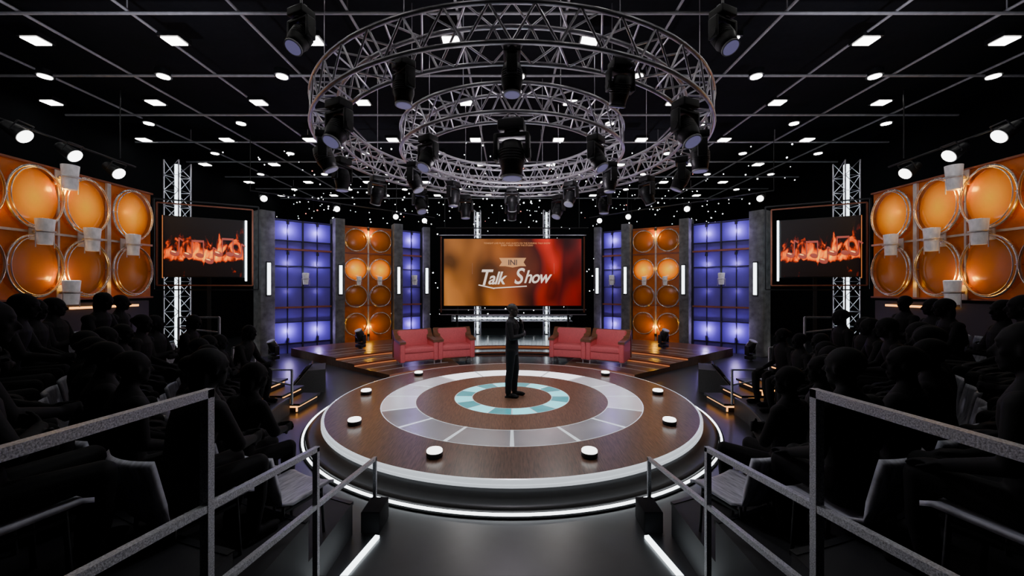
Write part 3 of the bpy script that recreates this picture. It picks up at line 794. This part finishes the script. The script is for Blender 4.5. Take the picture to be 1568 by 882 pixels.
def seated(nm, var, hair, yaw):
    b = B(nm); m = M_body; ln = (.02, .10, -.02)[var]
    def X(z): return -.05+ln*(z-.45)/.55*1.2
    secs = [(.42, .12, .17), (.52, .125, .18), (.64, .108, .155), (.75, .113, .158), (.87, .125, .178), (.96, .115, .19), (1.02, .085, .16), (1.07, .06, .085), (1.10, .052, .06)]
    b.loft([(X(z), 0, z, rx, ry) for z, rx, ry in secs], m)
    hx = X(1.2)
    b.cap((X(1.03), 0, 1.03), (hx+.01, 0, 1.14), .058, .052, m)
    head(b, (hx+.025, 0, 1.21), m, yaw, .08 if var == 1 else 0, hair)
    for s in (-1, 1):
        kx = .36+.03*s*(var-1)
        b.chain([(-.02, s*.09, .50), (kx, s*(.10+.03*var), .52), (kx+.0, s*(.10+.02*var), .28), (kx-.03, s*(.10+.02*var), .09)], [.095, .066, .058, .045], m)
        fx = kx-.03; fy = s*(.105+.02*var)
        b.ell((fx+.07, fy, .042), (.125, .045, .038), m); b.box((fx+.05, fy, .014), (.23, .075, .028), m, bev=.01)
        sx = X(.97); b.ell((sx, s*.165, .98), (.072, .07, .065), m)
        if var == 0:
            b.chain([(sx, s*.19, .98), (sx+.02, s*.235, .72), (sx+.24, s*.15, .625)], [.06, .046, .031], m)
            hand(b, (sx+.24, s*.15, .62), (1, -.25*s, -.08), (0, 0, -1), m, s, .35)
        elif var == 1:
            b.chain([(sx, s*.19, .98), (sx+.10, s*.23, .74), (sx+.30, s*.06, .68)], [.06, .046, .031], m)
            hand(b, (sx+.30, s*.06, .68), (1, -.35*s, -.1), (0, -s, 0), m, s, .7)
        else:
            if s < 0:
                b.chain([(sx, s*.19, .98), (sx+.10, s*.235, .74), (sx+.24, .02, .78)], [.06, .046, .031], m); hand(b, (sx+.24, .03, .78), (.05, 1, .1), (-1, 0, 0), m, 1, .5)
            else:
                b.chain([(sx, s*.19, .98), (sx+.08, s*.24, .73), (sx+.27, -.0, .72)], [.06, .046, .031], m); hand(b, (sx+.27, -.01, .72), (.0, -1, .05), (-1, 0, 0), m, -1, .5)
    return finish_human(b, nm, .0095)
me_sp = [seated('seated_spectator', 0, 0, .1), seated('seated_spectator', 1, 1, -.2), seated('seated_spectator', 2, 0, .35), seated('seated_spectator', 0, 2, -.3)]
b = B('audience_chair')  # faces +X
N = 10; vs = []
prof = [(.26, .385), (.22, .40), (-.12, .385), (-.21, .42), (-.27, .55), (-.31, .76), (-.32, .80)]
for (x, z) in prof:
    for k in range(N+1):
        t = k/N*2-1; vs.append((x+(.05*t*t if z > .45 else 0), t*.235*(1 if z < .7 else .93), z+(.03*t*t if z < .45 else 0)))
fs = [(i*(N+1)+k, i*(N+1)+k+1, (i+1)*(N+1)+k+1, (i+1)*(N+1)+k) for i in range(len(prof)-1) for k in range(N)]
vs2 = [(v[0]-(.025 if v[2] > .45 else 0), v[1], v[2]-.025) for v in vs]; o = len(vs)
fs2 = [tuple(o+k for k in f) for f in fs]
side = []
rws = len(prof)
loop = [k for k in range(N+1)]+[i*(N+1)+N for i in range(1, rws)]+[(rws-1)*(N+1)+k for k in range(N-1, -1, -1)]+[i*(N+1) for i in range(rws-2, 0, -1)]
for i in range(len(loop)):
    a, c = loop[i], loop[(i+1) % len(loop)]; side.append((a, c, o+c, o+a))
b.add(vs+vs2, fs+fs2+side, M_chair, True)
for sx in (-.16, .18):
    for sy in (-.18, .18): b.tube((sx*1.1, sy*1.05, 0), (sx, sy, .38), .012, M_black, 8)
b.beam((-.16, -.18, .34), (.18, -.18, .34), .018, M_black); b.beam((-.16, .18, .34), (.18, .18, .34), .018, M_black)
me_chair = b.mesh()
for ri, (rh, xn, z) in enumerate(((4.72, 2.35, .3), (5.47, 2.05, .6), (6.22, 2.3, .9))):
    a_near = rad(270)-math.asin(xn/rh); a = a_near; a_far = rad(189); step = .60/rh
    k = 0
    while a > a_far:
        for s in (-1, 1):
            aa = a+random.uniform(-.012, .012)
            if s > 0: aa = pi-aa
            x, y = rh*math.cos(aa), rh*math.sin(aa)
            v = (k*3+ri+(1 if s > 0 else 0)*2+random.randint(0, 1)) % 4
            inst('seated_spectator', me_sp[v], (x+0.0, y, z), (0, 0, aa+pi+random.uniform(-.12, .12)), random.uniform(.95, 1.04))
            inst('audience_chair', me_chair, (x, y, z), (0, 0, aa+pi))
        a -= step; k += 1
    for s in (-1, 1):
        aa = a_near+step*1.0
        if s > 0: aa = pi-aa
        if abs(rh*math.cos(aa)) > 1.75:
            inst('audience_chair', me_chair, (rh*math.cos(aa), rh*math.sin(aa), z), (0, 0, aa+pi))

# ------------------------------------------------------------------ lights
rig = empty('stage_light_rig', (0, 0, 0))
for i in range(8):
    a = rad(22.5+45*i)
    light('rig_spot', 'SPOT', (3.25*math.cos(a), 3.25*math.sin(a), zt-.75), 72, (1, .95, .90), rig, .10, (-.8*math.cos(a), -.8*math.sin(a), .2), 75, .8)
for s in (-1, 1):
    light('sofa_spot', 'SPOT', (s*2.3, -.4, zt-.6), 290, (1, .95, .92), rig, .1, (s*2.4, 4.3, .5), 34, .7)
    light('deck_spot', 'SPOT', (s*4.0, 3.0, zt-.4), 110, (1, .85, .7), rig, .1, (s*4.9, 5.2, .1), 60, .8)
    light('column_spot', 'SPOT', (s*4.2, .5, zt+.2), 120, (.8, .88, 1), rig, .15, (s*7.2, 7.5, 2.6), 60, .8)
    light('rail_spot', 'SPOT', (s*.3, -3.3, zt-.3), 85, (.9, .95, 1), rig, .15, (s*1.4, -5.6, 1.0), 50, .8)
    light('grid_fill_light', 'SPOT', (s*6.0, -1.5, 5.4), 130, (.85, .85, 1), rig, .15, (s*7.5, 2.0, GZ), 150, .8)  # added upward fill without a fixture, brightens the ceiling pipes
    light('grid_fill_light', 'SPOT', (s*6.0, 6.0, 5.6), 90, (.85, .85, 1), rig, .15, (s*5, 8.0, GZ), 150, .8)  # same added fill for the rear pipes
light('truss_fill_light', 'POINT', (0, 0, 4.3), 125, (.97, .88, 1), rig, .25)  # added fill in mid-air, no fixture, brightens trusses and pipes
w = bpy.data.worlds.new('world'); S.world = w; w.use_nodes = True
w.node_tree.nodes['Background'].inputs[0].default_value = (.6, .7, 1, 1); w.node_tree.nodes['Background'].inputs[1].default_value = .005

# ------------------------------------------------------------------ camera
cd = bpy.data.cameras.new('camera'); cam = bpy.data.objects.new('camera', cd); COL.objects.link(cam)
cam.location = (0, CAMY, CAMZ); cam.rotation_euler = (pi/2, 0, 0); cd.sensor_width = 36; cd.lens = 36*600/1568; cd.clip_start = .05; cd.clip_end = 100
S.camera = cam
